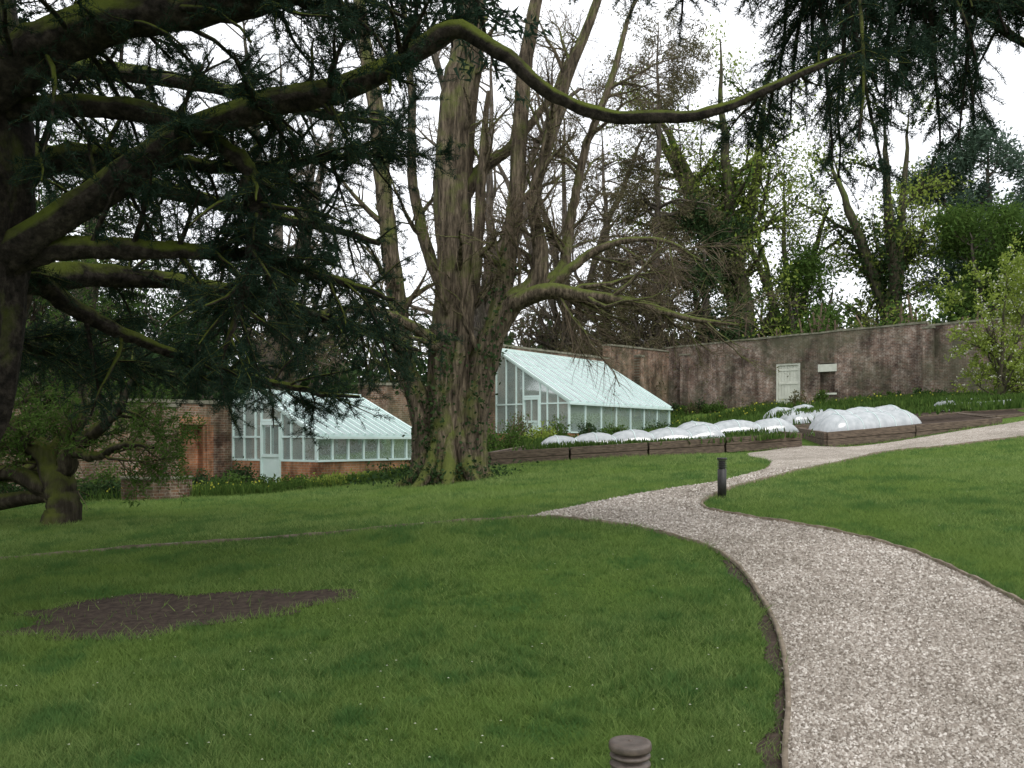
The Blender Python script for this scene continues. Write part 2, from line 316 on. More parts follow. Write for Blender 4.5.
def pebbles(n):
    y=np.exp(rng.uniform(np.log(2.8),np.log(18),n)); x=rng.uniform(0,.62,n)*y+.2
    k=inpoly(x,y,poly); x=x[k];y=y[k]; n=len(x)
    s=(.0055+.0006*y)*rng.uniform(.5,1.6,n); z=H(x,y)+.02
    base=np.array([(1,0,0),(0,1,0),(-1,0,0),(0,-1,0),(0,0,.8)],float); a=rng.uniform(0,6.28,n)
    bx=base[None]*(1+.35*rng.normal(size=(n,5,3)))*s[:,None,None]; c,sn=np.cos(a)[:,None],np.sin(a)[:,None]
    V=np.stack([bx[...,0]*c-bx[...,1]*sn+x[:,None],bx[...,0]*sn+bx[...,1]*c+y[:,None],bx[...,2]+z[:,None]+s[:,None]*.1],-1)
    f=np.array([(0,1,4),(1,2,4),(2,3,4),(3,0,4)]); F=(np.arange(n)[:,None,None]*5+f[None]).reshape(-1,3)
    mesh_np('gravel_stones',V.reshape(-1,3),F,M_pebble,np.repeat(rng.uniform(0,1,n),5))
pebbles(230000)
def grass(n):
    y=np.exp(rng.uniform(np.log(2.9),np.log(27),n)); x=rng.uniform(-.72,.72,n)*y
    pf=patchf(x,y); pf2=patchf(x,y,1.25)
    ok=~inpoly(x,y,poly)&~inpoly(x,y,branch); ok&=~(pf&(rng.uniform(0,1,n)>.04)); ok&=~(pf2&(rng.uniform(0,1,n)>.45)); ok&=~(inpoly(x,y,margin)&(rng.uniform(0,1,n)>.12))
    ok&=~((x>-.8)&(y>23.9+.12*(x+.6))); ok&=~((x<-6)&(y>22.5)); ok&=np.hypot(x+1.5,y-22)>.85
    x=x[ok];y=y[ok];n=len(x); z=H(x,y)
    cl=.5+.5*np.sin(x*3.1+np.sin(y*2.3)*2)*np.sin(y*2.7+np.sin(x*1.9)*2)
    cl2=.5+.5*np.sin(x*.9+2*np.sin(y*.5))*np.sin(y*.8+1.3)
    cl3=(np.sin(x*11+3*np.sin(y*5))*np.sin(y*9+3*np.sin(x*4)))
    l=(.022+.022*cl+.02*cl2+.03*np.maximum(cl3,0)**2)*rng.uniform(.5,1.5,n)*(1+.015*y); 
    w=(.0028+.0007*y)*rng.uniform(.7,1.3,n); a=rng.uniform(0,6.28,n); b=rng.uniform(0,6.28,n); lean=rng.uniform(.2,1.6,n)
    p=np.c_[x,y,z]; S=np.c_[np.cos(a),np.sin(a),np.zeros(n)]; D=np.c_[np.cos(b)*lean,np.sin(b)*lean,np.ones(n)]
    V=np.stack([p-S*w[:,None]/2,p+S*w[:,None]/2,p+D*l[:,None]],1)
    up=np.clip((y-11.9)/1.5,0,1)+.35*np.clip((x-2.5)/2,0,1)*(y<12)
    rr=np.clip(.75*rng.uniform(0,1,n)**1.3+.16*cl+.1*cl2+.24*up-.12*(cl3>.3),0,1)
    mesh_np('lawn_grass',V.reshape(-1,3),np.arange(n*3).reshape(n,3),M_grassb,np.repeat(rr,3))
grass(740000)
n=260; y=np.exp(rng.uniform(np.log(4),np.log(22),n)); x=rng.uniform(-.6,.6,n)*y; ok=~inpoly(x,y,poly); x=x[ok];y=y[ok]; P=np.c_[x,y,H(x,y)+.05]; s=.008
V=np.stack([P+(s,0,0),P+(0,s,.003),P-(s,0,0),P-(0,s,-.003)],1); mesh_np('lawn_daisies',V.reshape(-1,3),np.arange(len(P)*4).reshape(-1,4),M_white,np.repeat(rng.uniform(0,1,len(P)),4))
print('ground',time.time()-T0)
# ------------------------------------------------------------------ bollards
def bollard(x,y,mat):
    z=h1(x,y)
    body=lathe('post',[(.0,-.05),(.066,-.05),(.066,.43),(.05,.435),(.05,.45)],mat,x,y,z)
    pr=[]
    for k in range(4):
        b=.45+.03*k; pr+=[(.045,b),(.045,b+.012),(.071,b+.004),(.073,b+.010),(.071,b+.016),(.045,b+.024)]
    lou=lathe('louvres',pr,mat,x,y,z)
    cap=lathe('cap',[(.045,.568),(.074,.570),(.076,.576),(.076,.59),(.073,.597),(.060,.601),(.056,.598),(.03,.600),(0,.601)],mat,x,y,z,40)
    scr=lathe('cap_screw',[(.008,.599),(.008,.604),(0,.605)],mat,x,y,z,10)
    group('bollard_light',[body,lou,cap,scr])
bollard(.42,3.2,M_bronze); bollard(3.15,13.5,M_black)
# ------------------------------------------------------------------ walls
e=np.array((.6,.8)); nn=np.array((.8,-.6)); W0=np.array((-9.16,29.4))
def wall_pt(t,s=0): return W0+e*t+nn*s
def prism(mb,p0,p1,z0a,z0b,z1a,z1b,th,dirn):
    d=np.array(dirn)*th; a=np.array(p0);b=np.array(p1)
    i=len(mb.v)
    for p,zb,zt in ((a,z0a,z1a),(b,z0b,z1b)):
        mb.v+=[np.array((*(p),zb)),np.array((*(p-d),zb)),np.array((*(p-d),zt)),np.array((*(p),zt))]
    mb.f+=[(i,i+1,i+2,i+3),(i+7,i+6,i+5,i+4)]+[(i+k,i+4+k,i+4+(k+1)%4,i+(k+1)%4) for k in range(4)]
def build_wall(name,org,d,nrml,segs,mat,piers):
    mb=MB(); cb=MB()
    for t0,t1,za,zb in segs:
        steps=max(1,int((t1-t0)/1.2))
        for k in range(steps):
            ta=t0+(t1-t0)*k/steps; tb=t0+(t1-t0)*(k+1)/steps; zza=za+(zb-za)*k/steps; zzb=za+(zb-za)*(k+1)/steps
            pa=org+d*ta;pb=org+d*tb
            prism(mb,pa,pb,h1(*pa)-.6,h1(*pb)-.6,zza,zzb,.4,nrml)
            j=random.uniform(-.025,.02)
            prism(cb,pa+nrml*.05,pb+nrml*.05,zza,zzb,zza+.1+j,zzb+.1+random.uniform(-.02,.02),.5,nrml)
    for t,zt in piers:
        pa=org+d*(t-.25)+nrml*.35; pb=org+d*(t+.25)+nrml*.35; prism(mb,pa,pb,h1(*pa)-.6,h1(*pa)-.6,zt,zt,.343,nrml)
        prism(cb,pa+nrml*.04-d*.04,pb+nrml*.04+d*.04,zt,zt,zt+.1,zt+.1,.38,nrml)
    return [mb.make('brickwork',mat),cb.make('coping',M_cope)]
parts=build_wall('w',W0,e,nn,[(-30,-6,2.55,2.65),(-6,-1.95,2.7,2.75),(-.95,6,2.75,2.9),(6,12.6,3.7,3.9),(12.6,24,5.85,5.95),(24,31.2,6.7,6.9)],M_brickL,[(-12,2.4),(-7,2.5),(-2.4,2.6),(12.9,5.7),(27,6.3)])
zd=h1(*wall_pt(-1.45))
mb=MB(); prism(mb,wall_pt(-1.95),wall_pt(-.95),zd+1.95,zd+1.95,2.75,2.75,.4,nn); parts.append(mb.make('lintel_wall',M_brickL))
mb=MB(); prism(mb,wall_pt(-1.95,-.02),wall_pt(-1.84,-.02),zd-.3,zd-.3,zd+1.93,zd+1.93,.36,nn); prism(mb,wall_pt(-1.06,-.02),wall_pt(-.95,-.02),zd-.3,zd-.3,zd+1.93,zd+1.93,.36,nn)
prism(mb,wall_pt(-2.1,.02),wall_pt(-.8,.02),zd+1.95,zd+1.95,zd+2.2,zd+2.2,.018,nn)
prism(mb,wall_pt(-2.2,.02),wall_pt(-1.95,.02),zd-.3,zd-.3,zd+1.94,zd+1.94,.018,nn)
prism(mb,wall_pt(-.95,.02),wall_pt(-.7,.02),zd-.3,zd-.3,zd+1.94,zd+1.94,.018,nn)
prism(mb,wall_pt(-1.84,-.3),wall_pt(-1.06,-.3),zd-.3,zd-.3,zd+1.93,zd+1.93,.1,nn); parts.append(mb.make('doorway_brick',M_brickR))
cb=MB(); prism(cb,wall_pt(-1.95,.05),wall_pt(-.95,.05),2.752,2.752,2.86,2.84,.5,nn); parts.append(cb.make('coping',M_cope))
group('brick_wall',parts)
WB=np.array((9.4,54.2)); d2=np.array((.8,-.6)); n2=np.array((-.6,-.8))
dt0,dt1=6.66,8.02; zdb=h1(*(WB+d2*7.34))-.0
parts=build_wall('w',WB,d2,n2,[(-.4,dt0,7.1,7.3),(dt1,9.1,7.35,7.35),(9.9,14.5,7.4,7.5),(14.5,32,7.35,7.7)],M_brickB,[(1.2,6.6),(14.6,7.2),(22,6.8)])
mb=MB(); prism(mb,WB+d2*dt0,WB+d2*dt1,zdb+2.3,zdb+2.3,7.3,7.35,.4,n2); prism(mb,WB+d2*9.1-n2*.0,WB+d2*9.9,zdb+2.2,zdb+2.2,7.35,7.4,.4,n2)
prism(mb,WB+d2*9.1-n2*.2,WB+d2*9.9-n2*.2,zdb-.4,zdb-.4,zdb+2.2,zdb+2.2,.2,n2); prism(mb,WB+d2*9.1,WB+d2*9.9,zdb-.4,zdb-.4,zdb+.5,zdb+.5,.19,n2)
parts.append(mb.make('over_door_wall',M_brickB))
cb=MB(); prism(cb,WB+d2*dt0+n2*.05,WB+d2*dt1+n2*.05,7.302,7.352,7.4,7.44,.5,n2); prism(cb,WB+d2*9.1+n2*.05,WB+d2*9.9+n2*.05,7.352,7.402,7.45,7.49,.5,n2); parts.append(cb.make('coping',M_cope))
mb=MB(); prism(mb,WB+d2*9.0+n2*.05,WB+d2*10.0+n2*.05,zdb+1.75,zdb+1.75,zdb+2.15,zdb+2.15,.17,n2); prism(mb,WB+d2*9.0+n2*.07,WB+d2*10.0+n2*.07,zdb+.5,zdb+.5,zdb+.6,zdb+.6,.25,n2); parts.append(mb.make('niche_stone',M_paintw))
mb=MB()
for k in range(7):
    a=dt0+.1+k*(1.16/7); prism(mb,WB+d2*(a+.006)-n2*.1,WB+d2*(a+1.16/7-.006)-n2*.1,zdb,zdb,zdb+2.2,zdb+2.2,.05,n2)
prism(mb,WB+d2*dt0-n2*.03,WB+d2*(dt0+.1)-n2*.03,zdb-.1,zdb-.1,zdb+2.3,zdb+2.3,.2,n2); prism(mb,WB+d2*(dt1-.1)-n2*.03,WB+d2*dt1-n2*.03,zdb-.1,zdb-.1,zdb+2.3,zdb+2.3,.2,n2)
prism(mb,WB+d2*(dt0+.1)-n2*.03,WB+d2*(dt1-.1)-n2*.03,zdb+2.2,zdb+2.2,zdb+2.3,zdb+2.3,.2,n2)
for zz in (.35,1.15,1.9): prism(mb,WB+d2*(dt0+.13)-n2*.07,WB+d2*(dt1-.13)-n2*.07,zdb+zz,zdb+zz,zdb+zz+.1,zdb+zz+.1,.028,n2)
parts.append(mb.make('garden_door',M_paintw)); group('brick_wall',parts)
# ------------------------------------------------------------------ greenhouses
def greenhouse(t,W,L,z0,ze,zr,ro,zback,hb,npan,door,ngable,brick=True):
    def p(a,s,z): q=wall_pt(t+a,s); return np.array((q[0],q[1],z))
    fr=MB(); gl=MB(); rg=MB(); bf=MB(); bg=MB(); inn=MB()
    def roofz(s): return zback+(zr-zback)*s/ro if (ro>0 and s<ro) else zr+(ze-zr)*(s-ro)/(W-ro)
    if brick:
        a=wall_pt(t,W);b=wall_pt(t+L,W); prism(bf,a,b,z0-.5,z0-.5,z0+hb,z0+hb,.16,nn)
        for s0,s1 in ((.02,door[0]),(door[1],W-.165)):
            for ta in (t,t+L-.16): 
                a=wall_pt(ta,s0);b=wall_pt(ta,s1); prism(bg,a,b,z0-.5,z0-.5,z0+hb,z0+hb,.16,-e)
    fr.beam(p(0,W+.02,z0+hb+.03),p(L,W+.02,z0+hb+.03),.12,.06)
    fr.beam(p(-.03,W-.03,ze),p(L+.03,W-.03,ze),.1,.12)
    fr.beam(p(-.1,W+.06,ze-.05),p(L+.1,W+.06,ze-.05),.09,.08)
    for k in range(npan+1):
        a=L*k/npan; a=min(max(a,.03),L-.03); w=.09 if k in(0,npan) else .055
        fr.beam(p(a,W-.04,z0+hb+.06),p(a,W-.04,ze-.06),w,.07)
    nb=npan*2
    for k in range(nb+1):
        a=L*k/nb; fr.beam(p(a,W+.05,ze+.06),p(a,ro,zr+.06),.05 if k not in (0,nb) else .1,.07)
        if ro>0: fr.beam(p(a,ro,zr+.06),p(a,.02,zback+.06),.05,.07)
    for f in (.33,.66):
        s=ro+(W-ro)*f; fr.beam(p(0,s,roofz(s)+.035),p(L,s,roofz(s)+.035),.035,.03)
    fr.beam(p(-.05,ro,zr+.06),p(L+.05,ro,zr+.06),.14,.12)
    gl.quad(p(0,W-.05,z0+hb),p(L,W-.05,z0+hb),p(L,W-.05,ze),p(0,W-.05,ze))
    rg.quad(p(0,W+.03,ze+.035),p(L,W+.03,ze+.035),p(L,ro,zr+.035),p(0,ro,zr+.035))
    if ro>0: rg.quad(p(0,ro,zr+.035),p(L,ro,zr+.035),p(L,0.01,zback+.035),p(0,0.01,zback+.035))
    for a in (.04,L-.04):
        base=z0+(hb if brick else .1)
        ss=list(np.linspace(0.04,W-.05,ngable+1))
        ss=[s for s in ss if not(door[0]-.1<s<door[1]+.1)]+[door[0],door[1]]
        for s in ss:
            b0=z0-.1 if s in door else base
            fr.beam(p(a,s,b0),p(a,s,roofz(s)),.06,.06,(.6,.8,0))
        for s0,s1 in ((.04,door[0]),(door[1],W-.05)):
            fr.beam(p(a,s0,base+.03),p(a,s1,base+.03),.09,.06)
            fr.beam(p(a,s0,ze-.02),p(a,s1,ze-.02),.07,.06)
        dz=z0+2.06; fr.beam(p(a,door[0],dz),p(a,door[1],dz),.07,.08)
        if ro>0: fr.beam(p(a,0.02,zback),p(a,ro,zr),.08,.1)
        fr.beam(p(a,W,ze),p(a,ro,zr),.08,.1)
        S=[0.02]+([ro] if ro>0 else [])+[W-.05]
        for s0,s1 in zip(S[:-1],S[1:]):
            gl.quad(p(a+.003,s0,base),p(a+.003,s1,base),p(a+.003,s1,roofz(s1)),p(a+.003,s0,roofz(s0)))
        m0,m1=door[0]+.05,door[1]-.05
        for q in (m0,m1): fr.beam(p(a-.035,q,z0),p(a-.035,q,dz-.05),.05,.09,(.6,.8,0))
        for zz,hh in ((z0+.12,.2),(z0+.95,.1),(dz-.1,.1)): fr.beam(p(a-.036,m0,zz),p(a-.036,m1,zz),.045,hh)
        fr.quad(p(a-.03,m0,z0),p(a-.03,m1,z0),p(a-.03,m1,z0+.95),p(a-.03,m0,z0+.95))
        fr.beam(p(a-.036,(m0+m1)/2,z0+.95),p(a-.036,(m0+m1)/2,dz-.1),.03,.03,(.6,.8,0))
    inn.quad(p(0,.012,z0-.3),p(L,.012,z0-.3),p(L,.012,zback-.02),p(0,.012,zback-.02))
    inn.quad(p(.3,W-1.1,z0+.75),p(L-.3,W-1.1,z0+.75),p(L-.3,W-.3,z0+.75),p(.3,W-.3,z0+.75))
    inn.quad(p(.1,.1,z0+.01),p(L-.1,.1,z0+.01),p(L-.1,W-.2,z0+.01),p(.1,W-.2,z0+.01))
    ch=[fr.make('frame',M_paint),gl.make('glass_walls',M_glass),rg.make('glass_roof',M_glassroof),inn.make('back_wall_and_staging',M_inner)]
    if brick: ch+=[bf.make('brick_base_front',M_brickR),bg.make('brick_base_gable',M_brickRn)]
    q=np.stack([p(random.uniform(.3,L-.3),random.uniform(W-1.1,W-.3),z0+.8) for _ in range(40)]); Pq=np.stack([q,q+np.array((0,0,.4))],1)
    ch.append(leaves('potted_plants',Pq,1500,.14,.06,M_green,.1))
    return group('greenhouse',ch)
greenhouse(0,4.15,4.55,.16,1.72,3.12,1.15,2.78,.78,7,(1.5,2.5),7)
greenhouse(14.0,4.0,9.3,1.45,3.2,5.66,0,5.66,.45,7,(1.55,2.45),7)
# ------------------------------------------------------------------ raised beds
def raised_bed(cor,tops,hgt,name='raised_bed'):
    c=[np.array(x,float) for x in cor]; w=MB(); s=MB(); cen=sum(c)/4
    for i in range(4):
        a,b=c[i],c[(i+1)%4]; za,zb=tops[i],tops[(i+1)%4]; nr=2; hh=hgt/nr; L=np.linalg.norm(b-a); ns=max(1,int(round(L/2.4)))
        for r in range(nr):
            for k in range(ns):
                f0=k/ns+.003;f1=(k+1)/ns-.003; pa=a+(b-a)*f0; pb=a+(b-a)*f1; o=random.uniform(-.012,.012)
                w.beam((pa[0],pa[1]+o,za+(zb-za)*f0-hh*(r+.5)),(pb[0],pb[1]+o,za+(zb-za)*f1-hh*(r+.5)),.12,hh-.012)
    q=[cen+(x-cen)*.97 for x in c]; s.quad(*[(q[i][0],q[i][1],tops[i]-.05) for i in range(4)])
    return group(name,[w.make('sleepers',M_wood,.01),s.make('soil',M_soil)])
raised_bed([(-.6,24),(8.0,25),(8.6,30.5),(.6,29.8)],[1.28,1.80,1.95,1.45],.42)
raised_bed([(8.7,24.9),(13.9,25.6),(14.6,29.5),(9.2,28.8)],[1.82,2.24,2.5,2.0],.42)
raised_bed([(9.6,31),(17,32.5),(17,36),(10,35)],[2.1,2.7,2.9,2.35],.4)
raised_bed([(14.6,27.2),(22,29.5),(22,32),(15,30.5)],[2.35,2.85,2.95,2.55],.4)
def tunnel(p0,p1,z0,z1,r,hump,nh,name='fleece_cloche',wid=1.0):
    p0=np.array(p0);p1=np.array(p1); d=p1-p0; L=np.linalg.norm(d); d/=L; q=np.array((-d[1],d[0])); m=nh*16+1; K=19
    V=[]; amp=[random.uniform(.88,1.04) for _ in range(nh+1)]
    for i in range(m):
        f=i/(m-1); s=abs(math.sin(math.pi*f*nh))**.6*amp[min(nh,int(f*nh))]; end=min(1,min(f,1-f)*nh*2.0); ee=math.sqrt(max(0.01,1-(1-end)**2))
        rr=r*(1-hump*(1-s))*ee*(1+.01*math.sin(i*1.7)); c=p0+d*L*f; z=z0+(z1-z0)*f
        for k in range(K):
            a=math.pi*k/(K-1); wv=1+.01*math.sin(7*a+i*.5)
            V.append((c[0]+q[0]*math.cos(a)*wid*.62*(.6+.4*ee),c[1]+q[1]*math.cos(a)*wid*.62*(.6+.4*ee),z-.03+math.sin(a)**.9*rr*wv))
    i=(np.arange(m-1)[:,None]*K+np.arange(K-1)[None]); F=np.stack([i,i+1,i+K+1,i+K],-1).reshape(-1,4)
    cover=mesh_np('fleece',np.array(V),F,M_fleece,smooth=True)
    tb=Tubes()
    for h in range(nh):
        j=min(m-1,int((h+.5)*16)); arc=np.array(V[j*K:(j+1)*K]); tb.add(arc+np.array((0,0,.006)),np.full(K,.012),6)
        if h<nh-1:
            j=(h+1)*16; arc=np.array(V[j*K:(j+1)*K]); tb.add(arc+np.array((0,0,.006)),np.full(K,.01),6)
    return group(name,[cover,tb.make('hoops',M_paint)])
tunnel((.7,25.9),(6.2,26.6),1.28,1.68,.45,.32,5)
tunnel((5.0,28.2),(9.0,28.7),1.72,1.88,.48,.32,3)
tunnel((8.9,26.1),(12.0,26.9),1.80,2.03,.55,.12,3)
tunnel((9.3,27.6),(12.3,28.3),1.92,2.15,.62,.15,3)
tunnel((9.9,33.2),(11.9,33.5),2.2,2.3,.5,.3,2)
for k in range(3):
    x=16.0+k*1.0; tunnel((x,34.0),(x+.95,34.1),2.72+.03*k,2.74+.03*k,.46,.1,1)
tunnel((10.8,38.5),(13.2,38.9),h1(10.8,38.5),h1(13.2,38.9),.5,.3,2)
# ------------------------------------------------------------------ plants
def shrub(name,x,y,rx,h,n,l,w,mat,ry=None,z=None,extra=None):
    ry=ry or rx; z=h1(x,y) if z is None else z
    m=max(12,int(n/60)); a=rng.normal(size=(m,3)); a=nrm(a)*rng.uniform(.5,1.05,(m,1)); a[:,2]=np.abs(a[:,2])
    P1=np.c_[x+a[:,0]*rx,y+a[:,1]*ry,z+a[:,2]*h]; P0=np.c_[x+a[:,0]*rx*.3,y+a[:,1]*ry*.3,np.full(m,z)]
    P=np.stack([P0,P0*.45+P1*.55+rng.normal(size=(m,3))*.05*h,P1],1)
    tb=Tubes(); tb.add(P,np.full((m,3),.012*max(1,h)),3)
    ch=[tb.make('stems',M_twig),leaves('foliage',P,n,l,w,mat,.1*h+.03,.3,.35)]
    if extra: ch.append(leaves('flowers',P,extra[0],extra[2],extra[2],extra[1],.1*h,.2,.7))
    return group(name,ch)
def blades(name,pts,n,h,w,mat,fl=None):
    pts=np.array(pts,float); i=rng.integers(0,len(pts),n); x=pts[i,0]+rng.normal(size=n)*pts[i,2]; y=pts[i,1]+rng.normal(size=n)*pts[i,2]*.6; z=H(x,y)+pts[i,3]
    b=rng.uniform(0,6.28,n); ln=rng.uniform(.05,.6,n); a=rng.uniform(0,6.28,n); l=h*rng.uniform(.6,1.2,n)
    p=np.c_[x,y,z]; S=np.c_[np.cos(a),np.sin(a),a*0]*w/2; D=np.c_[np.cos(b)*ln,np.sin(b)*ln,np.ones(n)]*l[:,None]
    V=np.stack([p-S,p+S,p+D*.6+S,p+D],1)
    o=mesh_np('leaves',V.reshape(-1,3),np.arange(n*4).reshape(n,4),mat,np.repeat(rng.uniform(0,1,n),4)); ch=[o]
    if fl:
        k=fl[1]; q=(p+D)[:k]; S2=nrm(rng.normal(size=(k,3)))*fl[2]; T2=nrm(np.cross(S2,rng.normal(size=(k,3))))*fl[2]
        V=np.stack([q-S2,q+T2,q+S2,q-T2],1); ch.append(mesh_np('flowers',V.reshape(-1,3),np.arange(k*4).reshape(k,4),fl[0],np.repeat(rng.uniform(0,1,k),4)))
    return group(name,ch)
for (x,y,r,h,mt) in [(-7.6,24.2,.8,.5,M_green),(-6.4,24.6,.7,.35,M_lime),(-5.3,25.0,.9,.35,M_green),(-4.2,25.6,.8,.3,M_lime),(-8.8,24.8,.7,.7,M_dark),(-9.9,25.3,.8,.6,M_dark),(-11.2,24.5,1.0,.9,M_green),(-8.2,23.2,.5,.25,M_lime),(-3.3,26.5,.6,.35,M_green),(-12.5,22.5,.9,.7,M_dark),(-6.9,23.3,.9,.2,M_green),(-6.2,23.6,1.1,.4,M_green),(-4.8,24.3,1.0,.3,M_lime),(-7.9,25.6,.7,.8,M_dark),(-3.9,24.0,.9,.25,M_green),(-10.4,22.8,.8,.5,M_dark)]:
    shrub('border_shrub',x,y,r,h,1500,.11,.05,mt)
blades('daffodil_clump',[(-8.0,23.0,.5,0),(-5.5,23.8,.6,0),(-7,22.6,.4,0),(-10.5,22.6,.7,0),(-3.5,24,.4,0)],2500,.3,.025,M_green,(M_yel,70,.03))
blades('undergrowth',[(x,y,1.0,0) for x,y in [(-9,26.5),(-11,27),(-13,24),(-14,21),(-15,18),(-10,24),(-12,25.5)]],5000,.35,.04,M_dark)
mb=MB(); cb=MB()
for k in range(14):
    a0=math.radians(-150+k*11);a1=a0+math.radians(11); c=np.array((-8.9,22.6)); r=.85
    p0=c+r*np.array((math.cos(a0),math.sin(a0)));p1=c+r*np.array((math.cos(a1),math.sin(a1))); z=h1(*c)
    nd=np.array((math.cos((a0+a1)/2),math.sin((a0+a1)/2))); prism(mb,p0,p1,z-.3,z-.3,z+.52,z+.52,.22,nd); prism(cb,p0+nd*.03,p1+nd*.03,z+.52,z+.52,z+.57,z+.57,.28,nd)
group('low_brick_wall',[mb.make('brickwork',M_brickL),cb.make('coping',M_cope)])
for (x,y,r,h,mt) in [(-.2,31.5,.9,1.4,M_green),(.9,33,.8,1.1,M_lime),(-1.2,33,.9,1.5,M_green),(1.8,36,.7,1.0,M_green),(3.0,35.5,.6,.8,M_dark),(-2.2,35,1.,1.6,M_green),(4.5,38,.8,.7,M_green),(6.5,40,.8,.8,M_dark),(8.6,42,.8,.7,M_green),(0.2,37.5,.7,1.4,M_olive)]:
    shrub('garden_shrub',x,y,r,h,1500,.12,.06,mt)
for k in range(30):
    t=random.uniform(-1,24); o=random.uniform(.6,2.4); p=WB+d2*t+n2*o
    if 6.2<t<8.5: continue
    shrub('border_shrub',p[0],p[1],random.uniform(.4,.9),random.uniform(.3,.9),600,.14,.07,random.choice([M_green,M_green,M_dark,M_olive,M_dark]))
blades('daffodil_clump',[(*(WB+d2*random.uniform(0,24)+n2*random.uniform(2.5,5)),.8,0) for _ in range(20)],5000,.4,.05,M_green,(M_yel,150,.05))
blades('vegetable_rows',[(x,y,.35,.3) for x in np.arange(1,8,.8) for y in (25,27.6,29.4)]+[(x,33.5,.8,.45) for x in np.arange(11,17,.7)]+[(x,27.4,.5,.45) for x in np.arange(12.6,14.0,.5)]+[(x,30,.6,.45) for x in np.arange(15.6,21,.7)],7000,.18,.05,M_green)
blades('garden_planting',[(rng.uniform(2,24),rng.uniform(32,44),1.0,0) for _ in range(50)],9000,.35,.07,M_green)
print('plants',time.time()-T0)
# ------------------------------------------------------------------ main tree
bx,by=-1.5,22.0; bz=h1(bx,by)
def loc(pts): return [(bx+a,by+c,bz+h,r) for a,c,h,r in pts]
stems=[
 [(.0,0,-.3,1.0),(-.05,0,.35,.7),(-.05,0,1.2,.56),(-.02,0,2.3,.52),(.02,0,3.7,.5),(.1,0,5.4,.47),(.07,0,7.3,.47),(.2,0,9.3,.44),(.37,0,10.6,.36),(.5,0,12.7,.26),(.56,0,15,.12)],
 [(-.5,.05,-.2,.55),(-.58,.05,.8,.36),(-.78,.1,1.9,.28),(-1.15,.2,2.9,.24),(-1.4,.3,4.6,.23),(-1.62,.3,6.6,.21),(-1.85,.4,8.9,.19),(-2.3,.5,11.7,.14),(-2.6,.5,14.5,.05)],
 [(.5,-.15,-.2,.55),(.5,-.15,.7,.36),(.58,-.15,2.0,.31),(.98,-.2,3.6,.26),(1.3,-.2,5.6,.21),(1.5,-.3,7.6,.19),(1.66,-.3,9.8,.17),(2.0,-.3,11.7,.13),(2.4,-.4,14.5,.05)],
 [(.5,-.1,2.0,.3),(.9,-.2,3.3,.3),(1.5,-.4,4.3,.27),(2.0,-.5,4.7,.24),(2.15,-.5,5.6,.18),(2.0,-.5,6.6,.15),(2.3,-.5,8,.14),(2.9,-.5,9.8,.12),(3.6,-.5,11.6,.09),(4.3,-.6,14,.03)],
 [(1.3,-.35,4.15,.24),(2.2,-.7,4.5,.2),(3.1,-1,4.35,.15),(4.2,-1.3,4.15,.1),(5.2,-1.6,3.75,.07),(6.3,-1.9,3.55,.03)],
 [(1.9,-.5,4.6,.18),(2.7,-.2,5.1,.15),(2.9,0,6.3,.12),(3.3,.2,8.2,.1),(4.1,.4,10.3,.08),(4.8,.6,12.5,.03)],
 [(.3,.1,7.0,.22),(.9,.3,7.8,.17),(1.6,.5,8.4,.13),(2.4,.8,9.6,.09),(3.2,1,11.2,.04)],
 [(0,.3,4.5,.2),(-.6,.7,5.6,.16),(-1.0,1.0,7.4,.13),(-1.1,1.2,9.8,.1),(-1.3,1.4,12.8,.04)],
 [(-.3,-.2,3.2,.2),(-.9,-.7,3.7,.14),(-1.8,-1.2,4.0,.1),(-2.8,-1.6,3.9,.07),(-3.6,-2,3.5,.03)],
 [(2.3,-.6,4.5,.14),(3.0,-.8,5.2,.11),(3.9,-1.0,5.6,.08),(5,-1.2,5.6,.05),(6,-1.4,5.1,.02)],
 [(-.1,-.42,-.1,.42),(-.08,-.38,.9,.27),(.05,-.34,2.2,.2),(.3,-.35,3.6,.17),(.55,-.3,5.2,.14),(.72,-.3,7.2,.11),(.9,-.3,9.4,.05)],
]
tb=Tubes(); SP=[];SR=[]
for i,s in enumerate(stems):
    c=catmull(loc(s),64); wv=np.cumsum(rng.normal(size=(64,2))*.012,axis=0); c[:,:2]+=wv
    big=i<4 or i==10
    tb.add(c[:,:3],np.maximum(c[:,3],.02),30 if big else 12,.15 if i==0 else .12 if big else .05)
    SP.append(c[::3,:3]);SR.append(np.maximum(c[::3,3],.02))
for k in range(10):
    a=k*.63+.3; r=[(math.cos(a)*q*.9,math.sin(a)*q*.9,h,rad) for q,h,rad in ((.3,1.6,.11),(.55,1.0,.15),(.82,.35,.18),(1.15,.02,.15),(1.55,-.18,.08))]
    c=catmull([(bx+u_,by+v_,bz+h,rad) for u_,v_,h,rad in r],16); tb.add(c[:,:3],c[:,3],10,.1)
SP=np.stack(SP);SR=np.stack(SR)
b1=kids(SP[1:],SR[1:],60,2.6,.8,.03,.16,8,.5,.3,1,.09)
b1b=kids(SP[:1],SR[:1],16,2.2,1.0,.05,.16,8,.3,.35,1,.12)
low=kids(SP[[4,9,8,5,3]],SR[[4,9,8,5,3]],50,2.6,.9,-.05,.14,8,.5,.2,1,.05)
for b in (b1,b1b,low): tb.add(*b,6)
P=np.vstack([b1[0],b1b[0],low[0]]);R=np.vstack([b1[1],b1b[1],low[1]])
b2=kids(P,R,620,1.3,.75,-.03,.16,6,.6,.15,1,.022); tb.add(*b2,4)
tw=Tubes(); b3=kids(*b2,3200,.75,.6,-.10,.15,5,.7,.1,1,.006,.5); tw.add(*b3,3)
b4=kids(low[0],low[1],2200,1.0,.8,-.18,.14,5,.6,.1,1,.007,.5); tw.add(*b4,3)
